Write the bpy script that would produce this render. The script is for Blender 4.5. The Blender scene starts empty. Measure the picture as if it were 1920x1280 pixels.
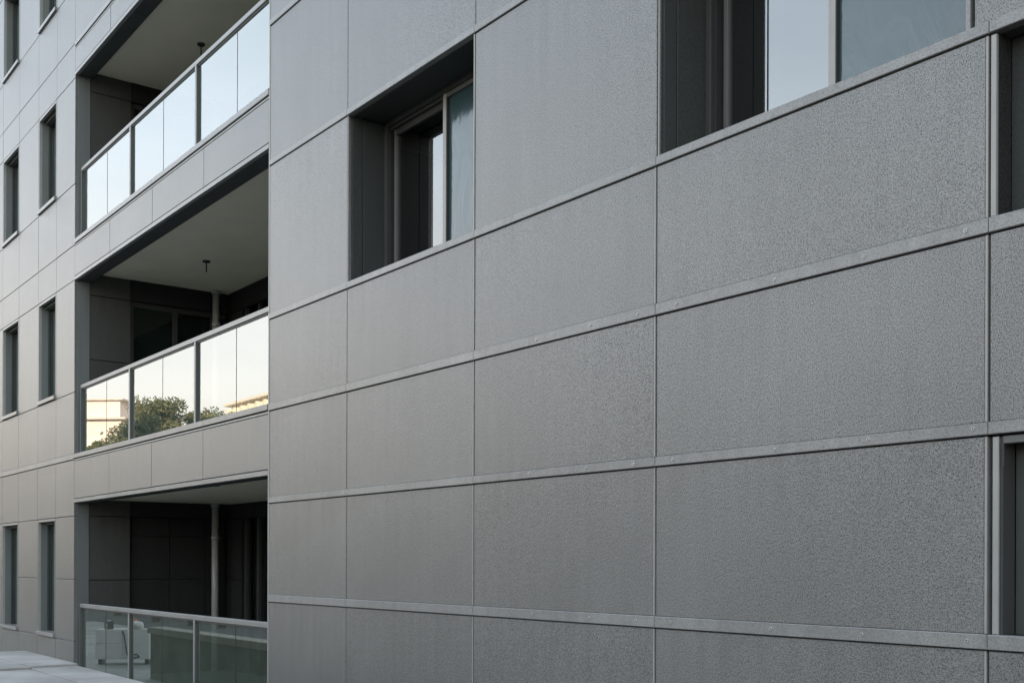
import bpy, math, random
import numpy as np
from mathutils import Vector, Matrix

random.seed(7)
C = bpy.context.scene.collection
SC = bpy.context.scene

# ------------------------------------------------------------------ camera
FPX, YAW, CY, ROLL, CAMX, CAMY = 2124.6, 0.92646, 1056.337, 0.00325, 11.383, -5.25
cam = bpy.data.objects.new('camera', bpy.data.cameras.new('camera'))
C.objects.link(cam)
cam.data.sensor_width = 36.0
cam.data.lens = FPX / 1920 * 36.0
cam.data.shift_y = (CY - 640) / 1920
cam.data.clip_start = 0.05
cam.data.clip_end = 3000
fw = Vector((-math.sin(YAW), math.cos(YAW), 0))
rt = Vector((math.cos(YAW), math.sin(YAW), 0))
up = Vector((0, 0, 1))
R = rt * math.cos(ROLL) + up * math.sin(ROLL)
U = up * math.cos(ROLL) - rt * math.sin(ROLL)
m = Matrix((R, U, -fw)).transposed().to_4x4()
m.translation = (CAMX, CAMY, 0)
cam.matrix_world = m
SC.camera = cam

# ------------------------------------------------------------------ sky, sun, exposure
SUN_EL, SUN_AZ = math.radians(13), math.atan2(0.8, 0.6)      # azimuth clockwise from +Y
W = bpy.data.worlds.new('World')
SC.world = W
W.use_nodes = True
wn, wl = W.node_tree.nodes, W.node_tree.links
wn.clear()
sky = wn.new('ShaderNodeTexSky')
sky.sky_type = 'NISHITA'
sky.sun_disc = False
sky.sun_elevation = SUN_EL
sky.sun_rotation = SUN_AZ
sky.air_density = 1.0
sky.dust_density = 2.5
sky.ozone_density = 1.0
# thin high cloud veil: milky white overhead, peach towards the horizon
tc = wn.new('ShaderNodeTexCoord')
sep = wn.new('ShaderNodeSeparateXYZ')
wl.new(tc.outputs['Generated'], sep.inputs[0])
ramp = wn.new('ShaderNodeValToRGB')
cr = ramp.color_ramp
cr.elements[0].position = 0.0
cr.elements[0].color = (1.07, 0.96, 0.87, 1)
cr.elements[1].position = 1.0
cr.elements[1].color = (0.50, 0.58, 0.68, 1)
for p_, c_ in ((0.12, (1.13, 1.04, 0.95, 1)), (0.22, (1.15, 1.12, 1.08, 1)), (0.34, (0.86, 0.94, 1.02, 1)), (0.6, (0.54, 0.65, 0.77, 1))):
    e_ = cr.elements.new(p_)
    e_.color = c_
wl.new(sep.outputs['Z'], ramp.inputs[0])
cn = wn.new('ShaderNodeTexNoise')
cn.inputs['Scale'].default_value = 2.2
cn.inputs['Detail'].default_value = 5
mp = wn.new('ShaderNodeMapping')
mp.inputs['Scale'].default_value = (1, 1, 3.5)
wl.new(tc.outputs['Generated'], mp.inputs[0])
wl.new(mp.outputs[0], cn.inputs['Vector'])
cmr = wn.new('ShaderNodeMapRange')
cmr.inputs[1].default_value = 0.3
cmr.inputs[2].default_value = 0.7
cmr.inputs[3].default_value = 0.88
cmr.inputs[4].default_value = 1.10
wl.new(cn.outputs[0], cmr.inputs[0])
veil = wn.new('ShaderNodeVectorMath')
veil.operation = 'SCALE'
wl.new(ramp.outputs[0], veil.inputs[0])
wl.new(cmr.outputs[0], veil.inputs['Scale'])
vs = wn.new('ShaderNodeVectorMath')
vs.operation = 'SCALE'
vs.inputs['Scale'].default_value = 9.0                         # brings the veil to the sky texture's own scale
wl.new(veil.outputs[0], vs.inputs[0])
mix = wn.new('ShaderNodeMix')
mix.data_type = 'RGBA'
mix.inputs[0].default_value = 0.75
wl.new(sky.outputs[0], mix.inputs[6])
wl.new(vs.outputs[0], mix.inputs[7])
bg = wn.new('ShaderNodeBackground')
bg.inputs['Strength'].default_value = 0.12
wl.new(mix.outputs[2], bg.inputs[0])
wo = wn.new('ShaderNodeOutputWorld')
wl.new(bg.outputs[0], wo.inputs[0])

sl = bpy.data.lights.new('sun', 'SUN')
sl.energy = 4.5
sl.angle = math.radians(0.53)
sl.color = (1.0, 0.82, 0.62)
sun = bpy.data.objects.new('sun', sl)
C.objects.link(sun)
sd = Vector((math.sin(SUN_AZ) * math.cos(SUN_EL), math.cos(SUN_AZ) * math.cos(SUN_EL), math.sin(SUN_EL)))
sun.rotation_euler = (-sd).to_track_quat('-Z', 'Y').to_euler()
sun.location = (30, 30, 40)

SC.view_settings.view_transform = 'Standard'
SC.view_settings.look = 'None'
SC.view_settings.exposure = 1.35
SC.view_settings.gamma = 1
SC.render.engine = 'CYCLES'
SC.cycles.max_bounces = 10
SC.cycles.transparent_max_bounces = 16

# ------------------------------------------------------------------ materials
def new_mat(name):
    mt = bpy.data.materials.new(name)
    mt.use_nodes = True
    n, l = mt.node_tree.nodes, mt.node_tree.links
    return mt, n, l, n['Principled BSDF']

def ramp_node(n, stops, interp='LINEAR'):
    r = n.new('ShaderNodeValToRGB')
    r.color_ramp.interpolation = interp
    el = r.color_ramp.elements
    el[0].position, el[0].color = stops[0][0], (*stops[0][1], 1)
    el[1].position, el[1].color = stops[-1][0], (*stops[-1][1], 1)
    for p, c in stops[1:-1]:
        e = el.new(p)
        e.color = (*c, 1)
    return r

def mixc(n, l, fac, a, b, mode='MIX'):
    x = n.new('ShaderNodeMix')
    x.data_type = 'RGBA'
    x.blend_type = mode
    for s, v in ((0, fac), (6, a), (7, b)):
        if isinstance(v, (int, float)):
            x.inputs[s].default_value = v
        elif isinstance(v, tuple):
            x.inputs[s].default_value = (*v, 1)
        else:
            l.new(v, x.inputs[s])
    return x.outputs[2]

def cement(name, base, dark, grain=138.0, speck=0.67, rough=0.36, bump=0.3, var=0.045, streak=0.05, ior=1.5, drip=0.13):
    """fine exposed-aggregate cement board: light matrix, dark wormy grains, faint vertical wash marks"""
    mt, n, l, p = new_mat(name)
    t = n.new('ShaderNodeTexCoord')
    oi = n.new('ShaderNodeObjectInfo')
    g = n.new('ShaderNodeTexNoise')
    g.inputs['Scale'].default_value = grain
    g.inputs['Detail'].default_value = 2.0
    g.inputs['Roughness'].default_value = 0.55
    l.new(t.outputs['Object'], g.inputs['Vector'])
    rg = ramp_node(n, [(0.33, (0, 0, 0)), (0.46, (0.55, 0.55, 0.55)), (0.56, (0.85, 0.85, 0.85)), (0.68, (1, 1, 1))])
    l.new(g.outputs[0], rg.inputs[0])
    v = n.new('ShaderNodeTexVoronoi')
    v.inputs['Scale'].default_value = grain * 0.62
    l.new(t.outputs['Object'], v.inputs['Vector'])
    rv = ramp_node(n, [(0.10, (0, 0, 0)), (0.26, (1, 1, 1))])
    l.new(v.outputs['Distance'], rv.inputs[0])
    # only some cells carry a dark chip
    pick = n.new('ShaderNodeMath')
    pick.operation = 'GREATER_THAN'
    pick.inputs[1].default_value = 0.55
    sepc = n.new('ShaderNodeSeparateColor')
    l.new(v.outputs['Color'], sepc.inputs[0])
    l.new(sepc.outputs[0], pick.inputs[0])
    chip = mixc(n, l, pick.outputs[0], (1, 1, 1), rv.outputs[0])
    grains = mixc(n, l, 1.0, rg.outputs[0], chip, 'MULTIPLY')
    # sparse larger chips
    v2 = n.new('ShaderNodeTexVoronoi')
    v2.inputs['Scale'].default_value = grain * 0.44
    l.new(t.outputs['Object'], v2.inputs['Vector'])
    rv2 = ramp_node(n, [(0.12, (0.25, 0.25, 0.25)), (0.34, (1, 1, 1))])
    l.new(v2.outputs['Distance'], rv2.inputs[0])
    pick2 = n.new('ShaderNodeMath')
    pick2.operation = 'GREATER_THAN'
    pick2.inputs[1].default_value = 0.62
    sepc2 = n.new('ShaderNodeSeparateColor')
    l.new(v2.outputs['Color'], sepc2.inputs[0])
    l.new(sepc2.outputs[1], pick2.inputs[0])
    chip2 = mixc(n, l, pick2.outputs[0], (1, 1, 1), rv2.outputs[0])
    grains = mixc(n, l, 0.45, grains, chip2, 'MULTIPLY')
    soft = mixc(n, l, speck, (1, 1, 1), grains)
    col = mixc(n, l, soft, dark, base)
    # wash marks and clouding
    mp2 = n.new('ShaderNodeMapping')
    mp2.inputs['Scale'].default_value = (11.0, 11.0, 0.8)
    l.new(t.outputs['Object'], mp2.inputs[0])
    st = n.new('ShaderNodeTexNoise')
    st.inputs['Scale'].default_value = 1.0
    st.inputs['Detail'].default_value = 6
    l.new(mp2.outputs[0], st.inputs['Vector'])
    cl = n.new('ShaderNodeTexNoise')
    cl.inputs['Scale'].default_value = 0.9
    cl.inputs['Detail'].default_value = 4
    l.new(t.outputs['Object'], cl.inputs['Vector'])
    def rng(sock, lo, hi):
        r = n.new('ShaderNodeMapRange')
        r.inputs[1].default_value, r.inputs[2].default_value = 0.3, 0.7
        r.inputs[3].default_value, r.inputs[4].default_value = lo, hi
        l.new(sock, r.inputs[0])
        return r.outputs[0]
    a = rng(st.outputs[0], 1 - streak, 1 + streak)
    b = rng(cl.outputs[0], 1 - streak * 1.6, 1 + streak * 1.6)
    rr = n.new('ShaderNodeMapRange')
    rr.inputs[3].default_value, rr.inputs[4].default_value = 1 - var, 1 + var
    l.new(oi.outputs['Random'], rr.inputs[0])
    m1 = n.new('ShaderNodeMath'); m1.operation = 'MULTIPLY'
    l.new(a, m1.inputs[0]); l.new(b, m1.inputs[1])
    m2 = n.new('ShaderNodeMath'); m2.operation = 'MULTIPLY'
    l.new(m1.outputs[0], m2.inputs[0]); l.new(rr.outputs[0], m2.inputs[1])
    gs = n.new('ShaderNodeSeparateXYZ')
    l.new(t.outputs['Generated'], gs.inputs[0])
    top = n.new('ShaderNodeMapRange'); top.interpolation_type = 'SMOOTHSTEP'
    top.inputs[1].default_value, top.inputs[2].default_value = 0.45, 1.0
    l.new(gs.outputs['Z'], top.inputs[0])
    mp3 = n.new('ShaderNodeMapping')
    mp3.inputs['Scale'].default_value = (9.0, 9.0, 0.35)
    l.new(t.outputs['Object'], mp3.inputs[0])
    dn = n.new('ShaderNodeTexNoise')
    dn.inputs['Scale'].default_value = 1.0
    dn.inputs['Detail'].default_value = 5
    l.new(mp3.outputs[0], dn.inputs['Vector'])
    dr = n.new('ShaderNodeMapRange')
    dr.inputs[1].default_value, dr.inputs[2].default_value = 0.48, 0.72
    dr.inputs[3].default_value, dr.inputs[4].default_value = 0.0, drip
    l.new(dn.outputs[0], dr.inputs[0])
    dm = n.new('ShaderNodeMath'); dm.operation = 'MULTIPLY'
    l.new(top.outputs[0], dm.inputs[0]); l.new(dr.outputs[0], dm.inputs[1])
    di = n.new('ShaderNodeMath'); di.operation = 'SUBTRACT'; di.inputs[0].default_value = 1.0
    l.new(dm.outputs[0], di.inputs[1])
    m3 = n.new('ShaderNodeMath'); m3.operation = 'MULTIPLY'
    l.new(m2.outputs[0], m3.inputs[0]); l.new(di.outputs[0], m3.inputs[1])
    m2 = m3
    sc = n.new('ShaderNodeVectorMath'); sc.operation = 'SCALE'
    l.new(col, sc.inputs[0]); l.new(m2.outputs[0], sc.inputs['Scale'])
    l.new(sc.outputs[0], p.inputs['Base Color'])
    p.inputs['Roughness'].default_value = rough
    p.inputs['IOR'].default_value = ior
    bp = n.new('ShaderNodeBump')
    bp.inputs['Strength'].default_value = bump
    bp.inputs['Distance'].default_value = 0.002
    l.new(grains, bp.inputs['Height'])
    mo = n.new('ShaderNodeTexNoise')
    mo.inputs['Scale'].default_value = grain * 0.36
    mo.inputs['Detail'].default_value = 2
    l.new(t.outputs['Object'], mo.inputs['Vector'])
    bp2 = n.new('ShaderNodeBump')
    bp2.inputs['Strength'].default_value = 0.35
    bp2.inputs['Distance'].default_value = 0.003
    l.new(mo.outputs[0], bp2.inputs['Height'])
    l.new(bp.outputs[0], bp2.inputs['Normal'])
    l.new(bp2.outputs[0], p.inputs['Normal'])
    spm = n.new('ShaderNodeMapRange')
    spm.inputs[3].default_value, spm.inputs[4].default_value = 0.5 - 0.58 * speck, 0.52
    l.new(grains, spm.inputs[0])
    l.new(spm.outputs[0], p.inputs['Specular IOR Level'])
    return mt

def plain(name, col, rough=0.5, metal=0.0, noise=0.06, scale=6.0, bump=0.0):
    mt, n, l, p = new_mat(name)
    t = n.new('ShaderNodeTexCoord')
    g = n.new('ShaderNodeTexNoise')
    g.inputs['Scale'].default_value = scale
    g.inputs['Detail'].default_value = 6
    l.new(t.outputs['Object'], g.inputs['Vector'])
    lo = tuple(c * (1 - noise * 2) for c in col)
    hi = tuple(min(1, c * (1 + noise * 2)) for c in col)
    r = ramp_node(n, [(0.3, lo), (0.7, hi)])
    l.new(g.outputs[0], r.inputs[0])
    l.new(r.outputs[0], p.inputs['Base Color'])
    p.inputs['Roughness'].default_value = rough
    p.inputs['Metallic'].default_value = metal
    if bump:
        b = n.new('ShaderNodeBump')
        b.inputs['Strength'].default_value = bump
        b.inputs['Distance'].default_value = 0.01
        l.new(g.outputs[0], b.inputs['Height'])
        l.new(b.outputs[0], p.inputs['Normal'])
    return mt

def glass(name, tint, ior, wave=0.0, haze=0.0):
    """coated flat glass: clear tinted sheet with a mirror coat on its outer faces"""
    mt, n, l, p = new_mat(name)
    n.remove(p)
    out = n['Material Output']
    tr = n.new('ShaderNodeBsdfTransparent')
    tr.inputs[0].default_value = (*tint, 1)
    gl = n.new('ShaderNodeBsdfGlossy')
    gl.inputs['Roughness'].default_value = 0.0
    gl.inputs[0].default_value = (0.97, 0.985, 0.98, 1)
    fr = n.new('ShaderNodeFresnel')
    fr.inputs[0].default_value = ior
    ge = n.new('ShaderNodeNewGeometry')
    inv = n.new('ShaderNodeMath'); inv.operation = 'SUBTRACT'; inv.inputs[0].default_value = 1.0
    l.new(ge.outputs['Backfacing'], inv.inputs[1])
    mu = n.new('ShaderNodeMath'); mu.operation = 'MULTIPLY'
    l.new(fr.outputs[0], mu.inputs[0]); l.new(inv.outputs[0], mu.inputs[1])
    mx = n.new('ShaderNodeMixShader')
    l.new(mu.outputs[0], mx.inputs[0]); l.new(tr.outputs[0], mx.inputs[1]); l.new(gl.outputs[0], mx.inputs[2])
    l.new(mx.outputs[0], out.inputs[0])
    if haze:
        df = n.new('ShaderNodeBsdfDiffuse')  # pale green haze mixed in to lighten the glass
        df.inputs[0].default_value = (0.50, 0.57, 0.50, 1)
        md = n.new('ShaderNodeMixShader')
        md.inputs[0].default_value = haze
        l.new(mx.outputs[0], md.inputs[1]); l.new(df.outputs[0], md.inputs[2])
        l.new(md.outputs[0], out.inputs[0])
    if wave:
        t = n.new('ShaderNodeTexCoord')
        g = n.new('ShaderNodeTexNoise')
        g.inputs['Scale'].default_value = 1.3
        l.new(t.outputs['Object'], g.inputs['Vector'])
        b = n.new('ShaderNodeBump')
        b.inputs['Strength'].default_value = wave
        b.inputs['Distance'].default_value = 0.02
        l.new(g.outputs[0], b.inputs['Height'])
        l.new(b.outputs[0], gl.inputs['Normal'])
    return mt

def film():
    """pane covered with a wrinkled translucent protective film"""
    mt, n, l, p = new_mat('wrinkled_film')
    t = n.new('ShaderNodeTexCoord')
    mp2 = n.new('ShaderNodeMapping')
    mp2.inputs['Scale'].default_value = (2.6, 2.6, 1.3)
    mp2.inputs['Rotation'].default_value = (0, 0.45, 0)
    l.new(t.outputs['Object'], mp2.inputs[0])
    w = n.new('ShaderNodeTexNoise')
    w.inputs['Scale'].default_value = 1.4
    w.inputs['Detail'].default_value = 3.5
    w.inputs['Distortion'].default_value = 1.8
    l.new(mp2.outputs[0], w.inputs['Vector'])
    b = n.new('ShaderNodeBump')
    b.inputs['Strength'].default_value = 0.26
    b.inputs['Distance'].default_value = 0.02
    l.new(w.outputs[0], b.inputs['Height'])
    l.new(b.outputs[0], p.inputs['Normal'])
    p.inputs['Base Color'].default_value = (0.042, 0.078, 0.088, 1)
    p.inputs['Roughness'].default_value = 0.13
    p.inputs['IOR'].default_value = 1.78
    return mt

M = {}
M['panel'] = cement('cement_board', (0.168, 0.171, 0.167), (0.030, 0.031, 0.030), ior=1.95, rough=0.37)
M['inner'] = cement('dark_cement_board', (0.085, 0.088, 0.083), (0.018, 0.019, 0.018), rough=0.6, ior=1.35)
M['deepshade'] = cement('shaded_recess_board', (0.034, 0.036, 0.035), (0.010, 0.010, 0.010), rough=0.7, ior=1.3)  # darker board copy: shade deep in the recesses put into the colour
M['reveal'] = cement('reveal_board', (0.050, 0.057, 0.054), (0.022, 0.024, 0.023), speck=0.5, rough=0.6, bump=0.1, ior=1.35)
M['trim'] = cement('cement_trim', (0.238, 0.240, 0.234), (0.07, 0.07, 0.07), speck=0.4, rough=0.36, bump=0.12, streak=0.09, ior=1.7)
M['jamb'] = cement('smooth_cement_jamb', (0.155, 0.172, 0.166), (0.07, 0.076, 0.075), speck=0.3, rough=0.45, bump=0.08)
M['edge'] = plain('edge_trim_metal', (0.30, 0.30, 0.285), 0.42, 0.1, 0.03)
M['core'] = plain('dark_sealant', (0.022, 0.023, 0.024), 0.8)
M['frame'] = plain('bronze_grey_aluminium', (0.045, 0.047, 0.045), 0.7, 0.0, 0.03)
M['stile'] = plain('grey_aluminium', (0.12, 0.122, 0.116), 0.5, 0.1, 0.03)
M['stilelight'] = plain('pale_aluminium', (0.33, 0.325, 0.31), 0.45, 0.1, 0.03)
M['rail'] = plain('satin_aluminium', (0.27, 0.275, 0.27), 0.42, 0.3, 0.03)
M['railshade'] = plain('shaded_aluminium', (0.075, 0.082, 0.08), 0.5, 0.0, 0.03)  # rail metal with the shade of its sides and underside in the colour
M['ceiling'] = plain('painted_soffit', (0.90, 0.80, 0.65), 0.85, 0, 0.02, 1.5)
M['beam'] = plain('grey_painted_beam', (0.05, 0.055, 0.053), 0.6, 0, 0.05)
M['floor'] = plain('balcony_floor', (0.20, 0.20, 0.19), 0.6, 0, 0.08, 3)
M['floorbounce'] = plain('bounce_floor', (0.48, 0.47, 0.44), 0.6, 0, 0.06, 3)  # unseen upper floors, made pale to bounce light onto the ceilings
M['pipe'] = plain('grey_pvc', (0.40, 0.41, 0.40), 0.32, 0, 0.03)
M['steel'] = plain('dark_steel', (0.06, 0.06, 0.06), 0.4, 0.6)
M['screw'] = plain('zinc_screw', (0.43, 0.43, 0.42), 0.45, 0.4)
M['hole'] = plain('screw_recess', (0.03, 0.03, 0.03), 0.6)
M['room'] = plain('dim_room', (0.05, 0.05, 0.05), 0.9)
M['glass'] = glass('window_glass', (0.34, 0.42, 0.40), 2.95)
M['slit'] = glass('slit_window_glass', (0.74, 0.82, 0.80), 1.5)
M['railglass'] = glass('balustrade_glass', (0.62, 0.76, 0.68), 4.2, 0.0, 0.05)
M['film'] = film()
M['blind'] = plain('grey_green_blind', (0.20, 0.235, 0.225), 0.75, 0, 0.02)
M['slotback'] = plain('dark_painted_board', (0.06, 0.068, 0.062), 0.6, 0, 0.04)
M['concrete'] = plain('weathered_concrete', (0.325, 0.315, 0.30), 0.65, 0, 0.17, 1.3, 0.08)
M['wallc'] = plain('mossy_concrete', (0.13, 0.145, 0.105), 0.8, 0, 0.2, 1.2, 0.1)
M['coping'] = plain('pale_coping', (0.26, 0.25, 0.19), 0.7, 0, 0.08, 2)
M['ground'] = plain('asphalt', (0.055, 0.055, 0.055), 0.9, 0, 0.12, 0.6)
M['paving'] = plain('pale_paving', (0.24, 0.245, 0.225), 0.75, 0, 0.12, 0.8)
M['white'] = plain('white_paint', (0.62, 0.64, 0.61), 0.4, 0, 0.03)
M['bark'] = plain('bark', (0.055, 0.046, 0.038), 0.9, 0, 0.2, 8, 0.4)
M['beige'] = plain('beige_render', (0.76, 0.67, 0.62), 0.8, 0, 0.04, 0.4)
M['cream'] = plain('cream_render', (0.80, 0.74, 0.62), 0.8, 0, 0.04, 0.4)
M['roof'] = plain('pale_roof', (0.62, 0.55, 0.50), 0.7, 0, 0.05)
M['orange'] = plain('orange_cloth', (0.55, 0.16, 0.04), 0.7, 0, 0.1)
M['bag'] = plain('white_plastic', (0.60, 0.60, 0.55), 0.35, 0, 0.05)
M['cable'] = plain('black_rubber', (0.02, 0.02, 0.02), 0.5)

def leafmat():
    mt, n, l, p = new_mat('leaves')
    oi = n.new('ShaderNodeTexCoord')
    g = n.new('ShaderNodeTexNoise')
    g.inputs['Scale'].default_value = 2.5
    l.new(oi.outputs['Object'], g.inputs['Vector'])
    r = ramp_node(n, [(0.3, (0.075, 0.092, 0.040)), (0.7, (0.17, 0.165, 0.075))])
    l.new(g.outputs[0], r.inputs[0])
    l.new(r.outputs[0], p.inputs['Base Color'])
    p.inputs['Roughness'].default_value = 0.55
    return mt
M['leaf'] = leafmat()

# ------------------------------------------------------------------ mesh helpers
def link(name, verts, faces, mat, parent=None, smooth=False):
    me = bpy.data.meshes.new(name)
    me.from_pydata(verts, [], faces)
    me.update()
    me.materials.append(M[mat])
    if smooth:
        for q in me.polygons:
            q.use_smooth = True
    o = bpy.data.objects.new(name, me)
    C.objects.link(o)
    if parent is not None:
        o.parent = parent
    return o

class Mesh:
    def __init__(self):
        self.v, self.f = [], []
    def box(self, x0, x1, y0, y1, z0, z1):
        b = len(self.v)
        self.v += [(x0, y0, z0), (x1, y0, z0), (x1, y1, z0), (x0, y1, z0), (x0, y0, z1), (x1, y0, z1), (x1, y1, z1), (x0, y1, z1)]
        self.f += [tuple(b + i for i in q) for q in ((0, 3, 2, 1), (4, 5, 6, 7), (0, 1, 5, 4), (1, 2, 6, 5), (2, 3, 7, 6), (3, 0, 4, 7))]
        return self
    def slab(self, x0, x1, y0, y1, z0, z1, c=0.004):
        """box whose front (-Y) edges are chamfered by c"""
        b = len(self.v)
        self.v += [(x0 + c, y0, z0 + c), (x1 - c, y0, z0 + c), (x1 - c, y0, z1 - c), (x0 + c, y0, z1 - c),
                   (x0, y0 + c, z0), (x1, y0 + c, z0), (x1, y0 + c, z1), (x0, y0 + c, z1),
                   (x0, y1, z0), (x1, y1, z0), (x1, y1, z1), (x0, y1, z1)]
        q = [(0, 1, 2, 3), (8, 11, 10, 9)]
        for i in range(4):
            j = (i + 1) % 4
            q += [(4 + i, 4 + j, j, i), (8 + i, 8 + j, 4 + j, 4 + i)]
        self.f += [tuple(b + i for i in t) for t in q]
        return self
    def cyl(self, p0, p1, r0, r1=None, n=12, caps=True):
        r1 = r0 if r1 is None else r1
        p0, p1 = Vector(p0), Vector(p1)
        d = (p1 - p0).normalized()
        a = d.orthogonal().normalized()
        bb = d.cross(a)
        b = len(self.v)
        for p, r in ((p0, r0), (p1, r1)):
            for i in range(n):
                t = 2 * math.pi * i / n
                self.v.append(tuple(p + a * (r * math.cos(t)) + bb * (r * math.sin(t))))
        for i in range(n):
            j = (i + 1) % n
            self.f.append((b + i, b + j, b + n + j, b + n + i))
        if caps:
            self.f.append(tuple(b + i for i in reversed(range(n))))
            self.f.append(tuple(b + n + i for i in range(n)))
        return self
    def tube(self, pts, r, n=8):
        for k in range(len(pts) - 1):
            self.cyl(pts[k], pts[k + 1], r, n=n)
        return self
    def build(self, name, mat, parent=None, smooth=False):
        return link(name, self.v, self.f, mat, parent, smooth)

def empty(name, loc, label, cat, group=None):
    o = bpy.data.objects.new(name, None)
    C.objects.link(o)
    o.location = loc
    o['label'] = label
    o['category'] = cat
    if group:
        o['group'] = group
    return o

def box(name, mat, parent, *a):
    return Mesh().box(*a).build(name, mat, parent)

def slab(name, mat, parent, *a, c=0.004):
    return Mesh().slab(*a, c=c).build(name, mat, parent)

# ------------------------------------------------------------------ ground (setting)
g = Mesh()
g.v = [(-1500, -1500, -2.9), (1500, -1500, -2.9), (1500, 1500, -2.9), (-1500, 1500, -2.9)]
g.f = [(0, 1, 2, 3)]
ground = g.build('ground', 'ground')
ground['kind'] = 'structure'
pv = Mesh()
pv.box(-45, -4.2, -11.5, -0.02, -2.95, -2.87)
paving = pv.build('yard_paving', 'paving')
paving['kind'] = 'structure'

# ------------------------------------------------------------------ the apartment building
B = empty('apartment_building', (0, 0, 0), 'grey cement-clad apartment building with glass balconies and recessed windows', 'building')
GAP = 0.005
PY0, PY1 = 0.0, 0.045

def panel(x0, x1, z0, z1, mat='panel', parent=None, y0=PY0, gb=None):
    y = y0 + random.uniform(-0.0012, 0.0012)
    o = slab('cladding_panel', mat, parent or B, x0 + GAP, x1 - GAP, y, PY1 + y0, z0 + (GAP if gb is None else gb), z1 - GAP * 0.6, c=0.004)
    # boards are hung by hand: each leans a hair its own way
    a, b_ = random.uniform(-.0011, .0011), random.uniform(-.0014, .0014)
    for vt in o.data.vertices:
        vt.co.y += max(-.0018, min(.0018, a * (vt.co.x - (x0 + x1) / 2))) + max(-.0018, min(.0018, b_ * (vt.co.z - (z0 + z1) / 2)))
    return o

# main block: joints and string courses
JX = [0.022, 1.753, 3.881, 5.972, 8.317, 9.9]
BANDS = {'E': (-0.421, -0.343), 'D': (0.641, 0.706), 'C': (1.638, 1.716), 'B': (2.623, 2.686), 'A': (4.278, 4.338), 'T': (5.787, 5.850), 'S': (7.40, 7.46)}
ROWS = [(-2.9, -0.421), (-0.343, 0.641), (0.706, 1.638), (1.716, 2.623), (2.686, 4.278), (4.338, 5.787), (5.850, 7.40), (7.46, 11.5)]
WIN1 = (1.765, 3.862, 2.686, 4.278)
WIN2 = (5.992, 8.188, 2.686, 4.278)
SLOT_UP = (8.352, 9.9, 1.716, 2.623)
SLOT_LOW = (8.385, 9.9, -0.343, 0.641)
for r_, (z0, z1) in enumerate(ROWS):
    for c_ in range(5):
        x0, x1 = JX[c_], JX[c_ + 1]
        if r_ == 4 and c_ in (1, 3):
            continue
        if c_ == 4 and r_ in (1, 3):
            continue
        if c_ == 4 and r_ >= 4:
            x0 = 8.228
        if c_ == 3 and r_ > 4:
            x1 = 8.228
        # a slim metal edge bead covers the right-hand edge of the panels at the nearer joints
        bead = c_ in (1, 2, 3) and r_ < 4
        panel(x0, x1 - (0.016 if bead else 0), z0, z1, gb=0.0015)
        if bead:
            slab('joint_bead', 'edge', B, x1 - 0.020, x1 - 0.007, -0.004, 0.045, z0 + 0.004, z1 - 0.004, c=0.003)
# corner bead beside the balconies
slab('corner_bead', 'edge', B, -0.004, 0.022, -0.004, 0.06, -2.9, 11.5, c=0.004)

SCREWS = {'C': [8.197, 7.60, 6.976, 6.165, 5.806, 5.326, 4.705], 'D': [8.241, 7.625, 6.98, 6.141, 5.769, 5.279, 4.62], 'E': [8.21, 7.591, 6.956, 6.122, 5.80, 5.319, 4.664]}
for k, (z0, z1) in BANDS.items():
    cuts = list(JX)
    if k in 'B':
        cuts[4] = 8.317
    for c_ in range(5):
        x0, x1 = cuts[c_], cuts[c_ + 1]
        t = slab('string_course', 'trim', B, x0 + 0.0012, x1 - 0.0012, -0.012, 0.045, z0 + 0.004, z1 + 0.001, c=0.004)
        for sx in SCREWS.get(k, []):
            if x0 < sx < x1:
                zc = (z0 + z1) / 2 + 0.004 + random.uniform(-.004, .004)
                s_ = Mesh().cyl((sx, -0.0165, zc), (sx, -0.01, zc), 0.0095, 0.0115, 12).build('screw', 'screw', t)
                Mesh().cyl((sx, -0.0172, zc), (sx, -0.0162, zc), 0.0045, n=6).build('screw_socket', 'hole', t)

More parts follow.
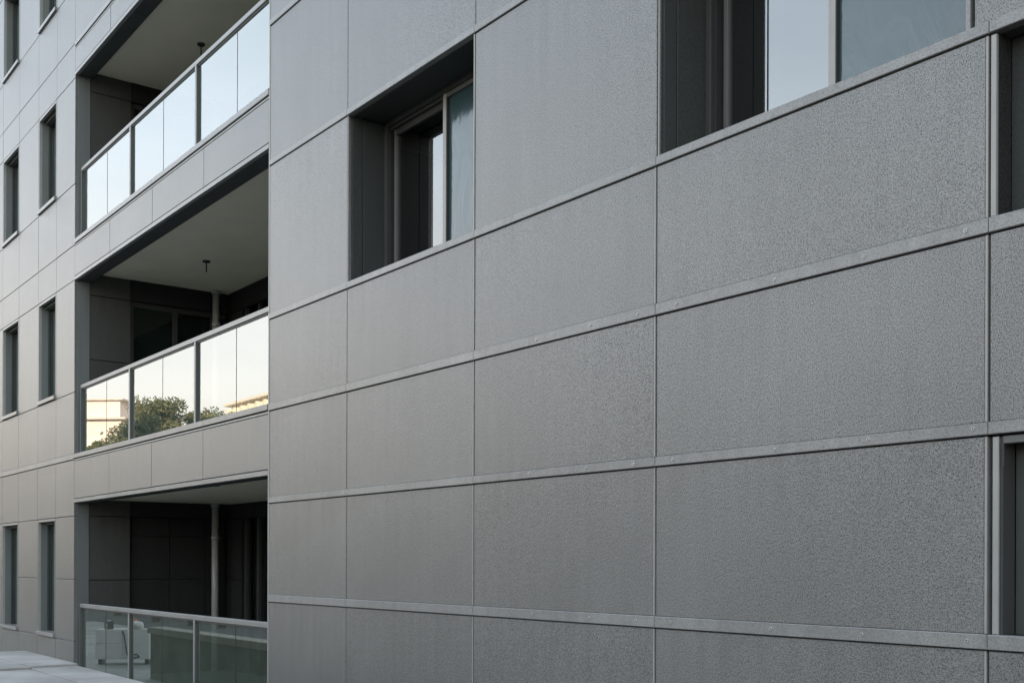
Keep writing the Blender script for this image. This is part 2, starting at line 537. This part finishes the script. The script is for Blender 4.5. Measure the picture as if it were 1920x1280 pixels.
# --- recessed windows of the main block
def recessed_window(o, yf, yg, stile_x, emat):
    x0, x1, z0, z1 = o
    w = slab('window', 'frame', B, x0 + 0.004, x0 + 0.05, yf, yf + 0.16, z0, z1, c=0.004)      # left frame profile
    P = lambda n_, mt_, *a, c=0.003: slab(n_, mt_, w, *a, c=c)
    # left and right reveals, each of two boards
    P('reveal_board', 'reveal', x0 - 0.05, x0, 0.047, 0.158, z0, z1)
    P('reveal_board', 'reveal', x0 - 0.05, x0 + 0.004, 0.166, yf + 0.02, z0, z1)
    P('reveal_board', 'reveal', x1, x1 + 0.05, 0.047, 0.158, z0, z1)
    P('reveal_board', 'reveal', x1 - 0.004, x1 + 0.05, 0.166, yf + 0.02, z0, z1)
    P('reveal_edge', 'edge', x0 - 0.006, x0 + 0.002, -0.003, 0.008, z0, z1 - 0.002, c=0.001)
    P('reveal_edge', emat, x1 - 0.002, x1 + (0.012 if emat == 'edge' else 0.024), -0.004, 0.046, z0, z1 - 0.002)
    P('head_board', 'reveal', x0, x1, 0.047, 0.15, z1 - 0.002, z1 + 0.05)
    P('head_board', 'reveal', x0, x1, 0.158, yf + 0.02, z1 + 0.012, z1 + 0.05)
    P('sill', 'trim', x0 - 0.02, x1 + 0.02, 0.046, yf + 0.02, z0 - 0.03, z0 - 0.001)
    # outer frame
    P('frame_profile', 'core', x0 + 0.0502, x0 + 0.075, yf + 0.03, yf + 0.16, z0, z1)
    P('frame_profile', 'frame', x1 - 0.05, x1 - 0.005, yf, yf + 0.16, z0, z1)
    P('frame_head', 'frame', x0 + 0.051, x1 - 0.051, yf, yf + 0.16, z1 - 0.035, z1 + 0.012)
    P('frame_head', 'frame', x0 + 0.076, x1 - 0.051, yf + 0.035, yf + 0.16, z1 - 0.06, z1 - 0.036)
    P('frame_sill', 'frame', x0 + 0.051, x1 - 0.051, yf, yf + 0.16, z0 + 0.001, z0 + 0.04)
    # rear sash (left) and front sash (right)
    sx = stile_x
    fy = yf + 0.035
    P('sash_stile', 'stile', x0 + 0.090, x0 + 0.125, yg - 0.03, yg + 0.03, z0 + 0.04, z1 - 0.062)
    P('sash_stile', 'frame', sx - 0.02, sx + 0.05, yg - 0.025, yg + 0.03, z0 + 0.04, z1 - 0.062)
    P('sash_rail', 'frame', x0 + 0.126, sx - 0.021, yg - 0.028, yg + 0.028, z1 - 0.12, z1 - 0.063)
    P('sash_rail', 'frame', x0 + 0.126, sx - 0.021, yg - 0.028, yg + 0.028, z0 + 0.041, z0 + 0.11)
    P('window_pane', 'glass', x0 + 0.12, sx - 0.015, yg - 0.004, yg + 0.004, z0 + 0.105, z1 - 0.115, c=0.001)
    fx1 = x1 - 0.052
    P('sash_stile', 'frame', sx - 0.003, sx + 0.048, fy - 0.014, fy + 0.028, z0 + 0.041, z1 - 0.037)  # dark body colour stands for shade on the side of the stile
    P('stile_front', 'stilelight', sx - 0.005, sx + 0.045, fy - 0.022, fy - 0.0145, z0 + 0.041, z1 - 0.037, c=0.002)
    P('sash_stile', 'stile', fx1 - 0.05, fx1, fy - 0.022, fy + 0.028, z0 + 0.041, z1 - 0.037)
    P('sash_rail', 'stile', sx + 0.053, fx1 - 0.051, fy - 0.02, fy + 0.026, z1 - 0.078, z1 - 0.038)
    P('sash_rail', 'stile', sx + 0.053, fx1 - 0.051, fy - 0.02, fy + 0.026, z0 + 0.042, z0 + 0.10)
    P('filmed_pane', 'film', sx + 0.05, fx1 - 0.048, fy + 0.012, fy + 0.020, z0 + 0.095, z1 - 0.075, c=0.001)
    return w
recessed_window(WIN1, 0.39, 0.485, 2.800, 'edge')
recessed_window(WIN2, 0.43, 0.545, 7.010, 'trim')

# --- shallow slots at the right-hand edge of the picture
x0, x1, z0, z1 = SLOT_UP
s = slab('wall_slot', 'reveal', B, x0 + 0.001, x1, 0.138, 0.18, z0, z1, c=0.003)
slab('slot_edge', 'edge', s, 8.324, x0, -0.003, 0.018, z0 + 0.002, z1 - 0.008, c=0.003)
slab('slot_reveal', 'deepshade', s, x0 - 0.02, x0 + 0.0005, 0.0185, 0.137, z0, z1, c=0.001)
slab('slot_head', 'inner', s, x0, x1, 0.046, 0.137, z1 + 0.002, z1 + 0.04, c=0.001)
x0, x1, z0, z1 = SLOT_LOW
s = slab('wall_slot', 'slotback', B, x0 + 0.001, x1, 0.128, 0.17, z0, z1, c=0.003)
slab('slot_frame', 'edge', s, 8.336, 8.368, 0.0, 0.014, z0 + 0.002, z1 - 0.008, c=0.004)
slab('slot_frame', 'frame', s, 8.340, 8.384, 0.0145, 0.125, z0 + 0.002, z1 - 0.008, c=0.002)
slab('slot_frame', 'stile', s, 8.3845, x1, 0.012, 0.05, z1 - 0.045, z1 - 0.006, c=0.003)
slab('drip_clip', 'frame', s, 8.386, 8.3935, 0.004, 0.011, z1 - 0.16, z1 - 0.046, c=0.002)

# --- end bay on the left with slit windows
BX = [-14.45, -13.2, -11.95, -10.705, -9.375, -8.24, -7.196]
LV = {'a': -2.9, 'b': -1.262, 'c': -0.275, 'd': 0.736, 'e': 1.633, 'f': 1.724, 'g': 2.703, 'h': 4.483, 'i': 5.043, 'j': 6.013, 'k': 7.695, 'l': 8.246, 'm': 9.164, 'n': 10.85, 'o': 11.5}
ROW = [('a', 'b'), ('b', 'c'), ('c', 'd'), ('d', 'e'), ('f', 'g'), ('g', 'h'), ('h', 'i'), ('i', 'j'), ('j', 'k'), ('k', 'l'), ('l', 'm'), ('m', 'n'), ('n', 'o')]
OPEN = []
for ci in range(6):
    x0, x1 = BX[ci], BX[ci + 1]
    win = ci in (0, 2, 4)
    for a_, b_ in ROW:
        z0, z1 = LV[a_], LV[b_]
        if win and (a_, b_) in (('b', 'c'), ('g', 'h'), ('j', 'k'), ('m', 'n')):
            z1w = LV['d'] if a_ == 'b' else z1
            OPEN.append((x0 + 0.055, x1 - 0.055, z0, z1w))
            continue
        if win and (a_, b_) == ('c', 'd'):
            continue
        panel(x0, x1, z0, z1)
    slab('string_course', 'trim', B, x0 + 0.0012, x1 - 0.0012, -0.012, 0.045, LV['e'] + 0.006, LV['f'], c=0.004)
for (x0, x1, z0, z1) in OPEN:
    w = slab('slit_window', 'frame', B, x0, x0 + 0.03, 0.15, 0.20, z0 + 0.075, z1 - 0.05, c=0.003)
    P = lambda n_, mt_, *a, c=0.003: slab(n_, mt_, w, *a, c=c)
    P('window_casing', 'panel', x0 - 0.049, x0 - 0.010, 0.0, 0.045, z0 + GAP, z1 - GAP)
    P('window_casing', 'panel', x1 + 0.010, x1 + 0.049, 0.0, 0.045, z0 + GAP, z1 - GAP)
    P('casing_edge', 'edge', x0 - 0.0095, x0 - 0.001, -0.004, 0.045, z0 + 0.075, z1 - 0.05)
    P('casing_edge', 'edge', x1 + 0.001, x1 + 0.0095, -0.004, 0.045, z0 + 0.075, z1 - 0.05)
    P('reveal_board', 'jamb', x0 - 0.04, x0 - 0.001, 0.0455, 0.215, z0 + 0.02, z1 - 0.02)
    P('reveal_board', 'jamb', x1 + 0.001, x1 + 0.04, 0.0455, 0.215, z0 + 0.02, z1 - 0.02)
    P('head_strip', 'trim', x0 - 0.009, x1 + 0.009, -0.002, 0.045, z1 - 0.048, z1 - GAP)
    P('head_board', 'reveal', x0, x1, 0.0455, 0.215, z1 - 0.049, z1 - 0.01)
    P('frame_head', 'frame', x0 + 0.031, x1, 0.09, 0.20, z1 - 0.09, z1 - 0.051)
    P('sill', 'trim', x0 - 0.02, x1 + 0.02, -0.035, 0.215, z0 + 0.012, z0 + 0.075)
    P('window_pane', 'slit', x0 + 0.025, x1, 0.172, 0.180, z0 + 0.076, z1 - 0.085, c=0.001)
    P('blind', 'blind', x0, x1, 0.235, 0.245, z0 + 0.05, z1 - 0.04, c=0.001)

# --- balconies
XL = -7.196
BAL = [dict(floor=-1.85, lip=0.947, ceil=1.005, top=-1.76, rail=-0.652, door=True),
       dict(floor=1.60, lip=4.480, ceil=4.625, top=1.720, rail=2.812),
       dict(floor=5.00, lip=7.735, ceil=7.850, top=5.130, rail=6.255)]
DEPTH = 2.567
FJ = [-7.196, -5.44, -3.65, -1.85, -0.006]
for i, b in enumerate(BAL):
    fl, ce, lip = b['floor'], b['ceil'], b['lip']
    nxt = BAL[i + 1] if i < 2 else dict(top=8.262, floor=8.13)
    # soffit, beam and floor of the recess
    e = box('balcony', 'floorbounce' if i else 'floor', B, XL - 0.3, 0.5, 0.02, DEPTH + 0.3, fl - 0.12, fl)
    box('ceiling', 'ceiling', e, XL - 0.3, 0.5, 0.27, DEPTH + 0.3, ce, ce + 0.06)
    box('beam_soffit', 'beam', e, XL + 0.001, -0.006, 0.047, 0.262, lip + 0.004, ce + 0.05)
    # fascia of the floor above
    for k in range(4):
        slab('fascia_panel', 'panel', e, FJ[k] + 0.005, FJ[k + 1] - 0.005, 0.0 + random.uniform(-.001, .001), 0.045, lip + 0.066, nxt['top'] - 0.112, c=0.004)
        slab('fascia_lip', 'trim', e, FJ[k] + (0.001 if k else -0.0), FJ[k + 1] - 0.001, -0.006, 0.046, lip, lip + 0.056, c=0.004)
        slab('fascia_bead', 'edge', e, FJ[k] + 0.001, FJ[k + 1] - 0.001, 0.0, 0.045, nxt['top'] - 0.105, nxt['top'] - 0.083, c=0.003)
        slab('balcony_ledge', 'trim', e, FJ[k] + 0.001, FJ[k + 1] - 0.001, -0.012, 0.20, nxt['top'] - 0.068, nxt['top'], c=0.004)
    # left side wall: smooth jamb, then speckled boards, then a door recess
    slab('jamb_board', 'jamb', e, XL - 0.05, XL, 0.046, 0.232, fl, ce, c=0.002)
    zt, zb = lip - 0.20, lip - 1.23
    for (z0, z1) in ((fl + 0.002, zb), (zb, zt), (zt, ce - 0.002)):
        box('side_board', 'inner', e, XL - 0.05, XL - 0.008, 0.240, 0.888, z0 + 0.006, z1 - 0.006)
    box('side_board', 'deepshade', e, XL - 0.05, XL - 0.008, 0.896, DEPTH, zt + 0.006, ce - 0.002)
    if i == 0:
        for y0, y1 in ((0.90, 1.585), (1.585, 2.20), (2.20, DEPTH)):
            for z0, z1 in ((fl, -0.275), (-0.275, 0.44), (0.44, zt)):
                box('side_board', 'deepshade', e, XL - 0.15, XL - 0.10, y0 + 0.005, y1 - 0.005, z0 + 0.005, z1 - 0.005)
    else:
        d = box('balcony_door', 'frame', e, XL - 0.14, XL - 0.08, 0.90, DEPTH - 0.02, zt - 0.08, zt)
        # door leaves stand in the recess
        for y0, y1 in ((0.90, 0.96), (1.62, 1.70), (2.28, 2.34)):
            box('door_frame', 'frame', e, XL - 0.12, XL - 0.07, y0, y1, fl, zt - 0.081)
        for y0, y1 in ((0.961, 1.619), (1.701, 2.279)):
            box('door_pane', 'slit', e, XL - 0.105, XL - 0.097, y0, y1, fl + 0.05, zt - 0.081)
        box('side_board', 'deepshade', e, XL - 0.15, XL - 0.08, 2.341, DEPTH, fl, zt - 0.081)
    box('recess_back', 'core', e, XL - 0.30, XL - 0.16, 0.05, DEPTH + 0.1, fl, ce)
    # back wall
    xs = [XL, -6.6, -6.1, -4.6, -3.0, -1.5, 0.45]
    for k in range(6):
        for z0, z1 in ((fl, -0.275 + i * 3.45), (-0.275 + i * 3.45, zt), (zt, ce)):
            if k in (1, 2, 4) and z1 <= zt + 0.001:
                continue
            box('back_board', 'deepshade', e, xs[k] + 0.005, xs[k + 1] - 0.005, DEPTH, DEPTH + 0.05, z0 + 0.005, z1 - 0.005)
        if k in (1, 2, 4):
            box('door_frame', 'frame', e, xs[k] + 0.005, xs[k] + 0.07, DEPTH + 0.05, DEPTH + 0.14, fl, zt)
            box('door_pane', 'slit', e, xs[k] + 0.071, xs[k + 1], DEPTH + 0.10, DEPTH + 0.108, fl, zt)
    box('recess_back', 'core', e, XL - 0.16, 0.5, DEPTH + 0.22, DEPTH + 0.30, fl, ce)
    box('end_wall', 'deepshade', e, 0.45, 0.5, 0.10, DEPTH, fl, ce)
    # pendant hook on the soffit
    hx, hy = [(-2.59, 0.457), (-5.346, 1.434), (-5.188, 1.276)][i]
    if i:
        h = Mesh().cyl((hx, hy, ce - 0.022), (hx, hy, ce), 0.055, 0.062, 16).build('ceiling_hook', 'steel', e)
        Mesh().cyl((hx, hy, ce - 0.17), (hx, hy, ce - 0.022), 0.011, n=8).build('hook_rod', 'steel', e)
        Mesh().cyl((-6.382, 0.971, ce - 0.012), (-6.382, 0.971, ce), 0.025, n=12).build('ceiling_fitting', 'ceiling', e)
    else:
        Mesh().cyl((hx, hy, ce - 0.02), (hx, hy, ce), 0.06, n=14).build('ceiling_fitting', 'steel', e)
    # rain-water pipe in the corner
    px_, py_ = -7.06, 2.29
    Mesh().cyl((px_, py_, fl), (px_, py_, ce), 0.058, n=20).build('drain_pipe', 'pipe', e, True)
    Mesh().cyl((px_, py_, ce - 0.62), (px_, py_, ce - 0.54), 0.066, n=20).build('pipe_collar', 'pipe', e, True)
    Mesh().cyl((px_, py_, ce - 0.06), (px_, py_, ce), 0.075, n=20).build('pipe_collar', 'pipe', e, True)
    # balustrade
    rz = b['rail']
    r = slab('balcony_railing', 'rail', B, XL + 0.09, 0.02, 0.066, 0.134, rz - 0.062, rz, c=0.006)     # the handrail
    RP = lambda n_, mt_, *a, c=0.003: slab(n_, mt_, r, *a, c=c)
    zf = b['top'] - 0.012
    RP('rail_channel', 'railshade', XL + 0.12, 0.0, 0.085, 0.118, rz - 0.083, rz - 0.0622)
    posts = [-7.085, -4.755, -2.285]
    for k, x in enumerate(posts):
        RP('post', 'railshade' if k == 0 else 'rail', x - 0.022, x + 0.022, 0.062, 0.072, zf, rz - 0.0625, c=0.002)
        RP('post', 'railshade', x - 0.018, x + 0.018, 0.0722, 0.140, zf, rz - 0.0835)
    pj = [(-7.062, -5.88), (-5.874, -4.785), (-4.725, -3.503), (-3.497, -2.315), (-2.255, -1.083), (-1.077, 0.0)]
    for a_, c_ in pj:
        RP('glass_pane', 'railglass', a_, c_, 0.097, 0.106, zf, rz - 0.0835, c=0.001)
    for x in (-5.877, -3.5, -1.08):
        RP('pane_joint', 'core', x - 0.0045, x + 0.0045, 0.0945, 0.1085, zf, rz - 0.084, c=0.001)

# cladding above the top balcony's fascia
for k in range(4):
    for z0, z1 in ((8.264, 9.164), (9.164, 11.5)):
        panel(FJ[k], FJ[k + 1], z0, z1)

# --- the masonry behind the cladding, with holes where windows and balconies are
holes = [WIN1, WIN2, (8.30, 9.9, 1.716, 2.66), (8.30, 9.9, -0.343, 0.66)] + OPEN
holes = [(a - 0.055, b + 0.055, c, d + 0.055) for a, b, c, d in holes]
for b in BAL:
    holes.append((XL - 0.055, -0.004, b['floor'] - 0.02, b['ceil'] + 0.02))
xs = sorted({-22.0, 18.0, *[h[0] for h in holes], *[h[1] for h in holes]})
zs = sorted({-2.9, 11.6, *[h[2] for h in holes], *[h[3] for h in holes]})
cm = Mesh()
for i in range(len(xs) - 1):
    for j in range(len(zs) - 1):
        xc_, zc_ = (xs[i] + xs[i + 1]) / 2, (zs[j] + zs[j + 1]) / 2
        if any(a < xc_ < b and c < zc_ < d for a, b, c, d in holes):
            continue
        cm.box(xs[i], xs[i + 1], 0.052, 0.22, zs[j], zs[j + 1])
cm.build('core_wall', 'core', B)
box('rear_block', 'core', B, -22, 18, DEPTH + 0.32, 14, -2.9, 11.6)
box('roof', 'core', B, -22, 18, 0.052, DEPTH + 0.32, 11.602, 11.9)
box('end_wall', 'core', B, 17.6, 18, 0.222, DEPTH + 0.31, -2.9, 11.6)
box('end_wall', 'core', B, -22, -21.6, 0.222, DEPTH + 0.31, -2.9, 11.6)
# plain outer cladding beyond the picture on either side
for x0, x1 in ((9.9, 11.9), (11.9, 13.9), (13.9, 15.9), (15.9, 18), (-16.5, -14.45), (-18.5, -16.5), (-20.5, -18.5), (-22, -20.5)):
    for z0, z1 in ((-2.9, -0.421), (-0.421, 1.638), (1.638, 4.278), (4.278, 7.4), (7.4, 11.5)):
        panel(x0, x1, z0, z1)

# ------------------------------------------------------------------ foreground wall with wide coping stones
T = empty('concrete_wall', (2, -3.5, -2.9), 'low wall with wide pale concrete coping slabs in front of the ground-floor balcony', 'wall')
ZT = -1.15
def coping(x0, x1, y0, y1):
    v, f = [], []
    c = 0.003
    dz = (0.022 if x1 < -1.4 else 0.0) + (0.012 if y1 > -2 else 0.0)
    for z, q in ((ZT - 0.12, 0), (ZT - c + dz, 0), (ZT + dz, c)):
        v += [(x0 + q - 2, y0 + q + 3.5, z + 2.9), (x1 - q - 2, y0 + q + 3.5, z + 2.9), (x1 - q - 2, y1 - q + 3.5, z + 2.9), (x0 + q - 2, y1 - q + 3.5, z + 2.9)]
    for k in (0, 4):
        for i in range(4):
            j = (i + 1) % 4
            f.append((k + i, k + j, k + 4 + j, k + 4 + i))
    f += [(8, 9, 10, 11), (3, 2, 1, 0)]
    return link('coping_slab', v, f, 'concrete', T)
ys = [-1.56, -2.06, -3.3, -4.6, -6.5]
xs2 = [[-3.8, -1.48, 0.3, 1.4], [-3.8, -1.48, 0.3, 1.4], [-3.8, -0.9, 0.3, 1.4], [-3.8, -1.48, 0.3, 1.4]]
for k in range(4):
    for q in range(3):
        coping(xs2[k][q] + 0.012, xs2[k][q + 1] - 0.012, ys[k + 1] + 0.006, ys[k] - 0.006)
box('wall_body', 'wallc', T, -3.75 - 2, 1.35 - 2, -6.45 + 3.5, -1.6 + 3.5, 0.0, ZT - 0.121 + 2.9)

# ------------------------------------------------------------------ things across the yard, seen mirrored in the balcony glass
Gw = empty('garden_wall', (-11, -4.4, -2.9), 'mossy dark garden wall with pale coping, mirrored in the lowest balcony glass', 'wall')
box('wall_body', 'wallc', Gw, -5.4, 5.9, -0.15, 0.15, 0, 1.16)
for k in range(6):
    box('coping', 'coping', Gw, -5.45 + k * 1.9 + 0.004, -5.45 + (k + 1) * 1.9 - 0.004, -0.22, 0.22, 1.161, 1.31)

def rot_group(o, ang):
    o.rotation_euler = (0, 0, ang)
cab = empty('storage_cabinet', (-20.7, -4.95, -2.9), 'white storage cabinet mirrored at the left end of the lowest balcony glass', 'cabinet')
rot_group(cab, math.atan2(-1.17, 0.81))
box('body', 'white', cab, -0.75, 0.75, -0.6, -0.02, 0.18, 1.02)
for q in (-1, 1):
    box('door', 'white', cab, min(q * 0.74, q * 0.006), max(q * 0.74, q * 0.006), -0.019, 0.004, 0.2, 0.62)
    box('drawer', 'white', cab, min(q * 0.74, q * 0.006), max(q * 0.74, q * 0.006), -0.019, 0.004, 0.632, 1.0)
    box('foot', 'steel', cab, q * 0.65 - 0.05, q * 0.65 + 0.05, -0.4, -0.1, 0, 0.179)
R_ = Matrix.Rotation(cab.rotation_euler.z, 3, 'Z')
def cabp(x, y, z):
    return tuple(R_ @ Vector((x, y, z)) + Vector((-20.7, -4.95, -2.9)))
bag = empty('plastic_bag', cabp(0.3, -0.3, 1.02), 'white plastic bag with orange cloth on top, on the white storage cabinet', 'bag')
def blob(name, mat, parent, c, r, seed):
    rnd = random.Random(seed)
    v, f = [], []
    nu, nv = 14, 8
    for j in range(nv + 1):
        th = math.pi * j / nv
        for i in range(nu):
            ph = 2 * math.pi * i / nu
            k = 1 + rnd.uniform(-.12, .12)
            z = c[2] + r[2] * math.cos(th) * k
            v.append((c[0] + r[0] * math.sin(th) * math.cos(ph) * k, c[1] + r[1] * math.sin(th) * math.sin(ph) * k, max(z, 0.001)))
    for j in range(nv):
        for i in range(nu):
            q = (i + 1) % nu
            f.append((j * nu + i, (j + 1) * nu + i, (j + 1) * nu + q, j * nu + q))
    return link(name, v, f, mat, parent, True)
blob('bag_body', 'bag', bag, (0, 0, 0.10), (0.36, 0.18, 0.13), 1)
blob('cloth', 'orange', bag, (-0.12, 0.02, 0.22), (0.12, 0.10, 0.06), 2)
radio = empty('portable_radio', cabp(-0.45, -0.25, 1.02), 'small dark portable radio on the white storage cabinet', 'radio')
box('radio_body', 'cable', radio, -0.16, 0.16, -0.08, 0.08, 0, 0.22)
Mesh().cyl((0.08, 0.081, 0.1), (0.08, 0.1, 0.1), 0.05, n=14).build('speaker_ring', 'screw', radio)
box('carry_handle', 'screw', radio, -0.12, 0.12, -0.01, 0.01, 0.221, 0.25)
hp = [(0.0, 0.03, 0.98), (0.06, 0.035, 0.88), (0.10, 0.04, 0.62), (0.14, 0.045, 0.36), (0.2, 0.06, 0.24), (0.34, 0.1, 0.22), (0.5, 0.1, 0.26), (0.42, 0.08, 0.33), (0.25, 0.06, 0.3)]
hose = Mesh().tube([cabp(*p) for p in hp], 0.018, 8).build('garden_hose', 'steel')
hose['label'] = 'thin grey hose hanging down the front of the white storage cabinet'
hose['category'] = 'hose'

# trees
def tree(loc, h, rad, seed, label):
    rnd = np.random.default_rng(seed)
    t = empty('broadleaf_tree', loc, label, 'tree', 'trees mirrored in the balcony glass')
    mm = Mesh()
    base = h * 0.42
    mm.cyl((0, 0, 0), (0.1, 0.05, base), 0.22, 0.15, 10)
    tips = []
    for k in range(9):
        a = 2 * math.pi * k / 9 + rnd.uniform(-.3, .3)
        r_ = rad * rnd.uniform(.45, .85)
        p1 = (r_ * math.cos(a), r_ * math.sin(a), h * rnd.uniform(.55, .88))
        mid = (p1[0] * .45, p1[1] * .45, base + (p1[2] - base) * .6)
        mm.cyl((0.1, 0.05, base - rnd.uniform(0, .6)), mid, 0.09, 0.06, 7)
        mm.cyl(mid, p1, 0.06, 0.02, 7)
        tips.append(p1)
    mm.build('trunk', 'bark', t)
    # crown: leaf clumps around boughs, leaf-sized faces in each
    cl = []
    for p in tips:
        for _ in range(9):
            cl.append(np.array(p) + np.clip(rnd.normal(0, 1, 3), -1.3, 1.3) * np.array([rad * .24, rad * .24, h * .06]))
    for _ in range(22):
        cl.append(np.array([rnd.uniform(-rad, rad) * .5, rnd.uniform(-rad, rad) * .5, h * rnd.uniform(.55, .93)]))
    cl = np.array(cl)
    n = 420
    d_ = rnd.normal(0, 1, (len(cl) * n, 3)); d_ /= np.linalg.norm(d_, axis=1)[:, None]
    cen = np.repeat(cl, n, 0) + d_ * rnd.uniform(0, 1, (len(cl) * n, 1)) ** .45 * np.repeat(rnd.uniform(.35, .8, len(cl)), n)[:, None] * np.array([1, 1, .75])
    k = len(cen)
    a1 = rnd.normal(0, 1, (k, 3)); a1 /= np.linalg.norm(a1, axis=1)[:, None]
    a2 = rnd.normal(0, 1, (k, 3)); a2 -= a1 * (a1 * a2).sum(1)[:, None]; a2 /= np.linalg.norm(a2, axis=1)[:, None]
    s1 = rnd.uniform(.06, .10, (k, 1)); s2 = s1 * .5
    v = np.stack([cen - a1 * s1, cen + a2 * s2, cen + a1 * s1, cen - a2 * s2], 1).reshape(-1, 3)
    me = bpy.data.meshes.new('crown')
    me.vertices.add(k * 4); me.vertices.foreach_set('co', v.ravel())
    me.loops.add(k * 4); me.loops.foreach_set('vertex_index', np.arange(k * 4))
    me.polygons.add(k); me.polygons.foreach_set('loop_start', np.arange(0, k * 4, 4)); me.polygons.foreach_set('loop_total', np.full(k, 4))
    me.update(); me.validate()
    me.materials.append(M['leaf'])
    o = bpy.data.objects.new('crown', me)
    C.objects.link(o)
    o.parent = t
tree((-51.0, -14.5, -2.9), 10.2, 3.0, 1, 'lower bushy tree before the beige house, mirrored leftmost in the middle balcony')
tree((-43.6, -14.0, -2.9), 11.6, 2.1, 2, 'tallest tree of the row, mirrored right of the first middle-balcony post')
tree((-39.4, -14.2, -2.9), 10.6, 2.5, 3, 'rounded tree, mirrored just left of the second middle-balcony post')
tree((-36.9, -14.6, -2.9), 8.5, 1.3, 4, 'smallest tree, only its top mirrored right of the second post')
tree((-58.0, -17.0, -2.9), 10.4, 3.4, 5, 'tree standing farthest along the street, mirrored by the left jamb')

# houses across the street
Hs = empty('beige_house', (-98, -27, -2.9), 'beige house with flat overhanging roof, mirrored behind the trees', 'house')
Hs.location.x = -101
Hs.rotation_euler = (0, 0, math.atan2(-0.67, -0.747))
box('wall', 'beige', Hs, 0, 22, -7, 4, 0, 16.6)
box('roof', 'roof', Hs, -0.6, 22.6, -7.6, 4.6, 16.61, 16.8)
box('upper_wall', 'beige', Hs, 3, 19, -5, 2.5, 16.86, 18.9)
box('upper_roof', 'roof', Hs, 2.5, 19.5, -5.5, 3.0, 18.91, 19.05)
box('balcony_slab', 'roof', Hs, -0.5, 22, -7.4, 4.4, 13.6, 13.72)
for k in range(6):
    for z in (5.2, 9.0, 13.2):
        for yw, sgn in ((-7, -1), (4, 1)):
            wdw = box('window', 'stile', Hs, 1.2 + k * 3.5, 3.0 + k * 3.5, yw + sgn * .06 - .05, yw + sgn * .06 + .05, z, z + 1.7)
            box('pane', 'glass', wdw, 1.3 + k * 3.5, 2.9 + k * 3.5, yw + sgn * .13 - .02, yw + sgn * .13 + .02, z + .1, z + 1.6)
for k in range(3):
    wdw = box('window', 'stile', Hs, -.05, -.005, -6 + k * 3.2, -4 + k * 3.2, 9.0, 11.0)
    box('pane', 'glass', wdw, -.09, -.052, -5.9 + k * 3.2, -4.1 + k * 3.2, 9.1, 10.9)
Cb = empty('cream_building', (-96, -52, -2.9), 'sunlit cream building with vertical piers, mirrored at the right end of the middle balcony', 'building')
box('wall', 'cream', Cb, -13, 13, -7, 6.6, 0, 20.0)
box('roof', 'cream', Cb, -13.2, 13.2, -7.2, 7.2, 20.31, 20.6)
box('attic_wall', 'cream', Cb, -12.9, 12.9, -6.9, 6.4, 20.01, 20.3)
for k in range(14):
    box('pier', 'cream', Cb, -12.9 + k * 1.95, -12.5 + k * 1.95, 6.61, 7.1, 0, 20.0)
    for z in (13.5, 16.8):
        if k < 13:
            box('window', 'beige', Cb, -12.4 + k * 1.95, -11.1 + k * 1.95, 6.605, 6.66, z, z + 2.0)

# belt of low trees and shrubs across the street: added to darken the lower facade
def belt():
    rnd = np.random.default_rng(11)
    nb = 420
    t = rnd.uniform(0, 1, nb)
    bx = -135 + t * 185
    by = -24 + rnd.normal(0, 2.2, nb)
    bz = rnd.uniform(0.3, 1.0, nb) * (5.6 + 1.6 * np.sin(bx * 0.35) + 0.9 * np.sin(bx * 1.1)) - 2.2
    bz += np.where(bx < -72, (bz + 2.2) * 0.55, 0)  # raised at the far left to darken the lower left wall
    n = 110
    cen = np.repeat(np.stack([bx, by, bz], 1), n, 0) + rnd.normal(0, 1, (nb * n, 3)) * np.array([1.1, .9, .8])
    cen[:, 2] = np.maximum(cen[:, 2], -2.85)
    k = len(cen)
    a1 = rnd.normal(0, 1, (k, 3)); a1 /= np.linalg.norm(a1, axis=1)[:, None]
    a2 = rnd.normal(0, 1, (k, 3)); a2 -= a1 * (a1 * a2).sum(1)[:, None]; a2 /= np.linalg.norm(a2, axis=1)[:, None]
    s1 = rnd.uniform(.18, .32, (k, 1)); s2 = s1 * .6
    v = np.stack([cen - a1 * s1, cen + a2 * s2, cen + a1 * s1, cen - a2 * s2], 1).reshape(-1, 3)
    me = bpy.data.meshes.new('added_shrubbery')
    me.vertices.add(k * 4); me.vertices.foreach_set('co', v.ravel())
    me.loops.add(k * 4); me.loops.foreach_set('vertex_index', np.arange(k * 4))
    me.polygons.add(k); me.polygons.foreach_set('loop_start', np.arange(0, k * 4, 4)); me.polygons.foreach_set('loop_total', np.full(k, 4))
    me.update(); me.validate()
    me.materials.append(M['leaf'])
    o = bpy.data.objects.new('added_shrubbery', me)
    C.objects.link(o)
    o['kind'] = 'stuff'
    o['label'] = 'belt of shrubs and low trees added across the street to darken the lower facade'
    o['category'] = 'added_shrubbery'
belt()
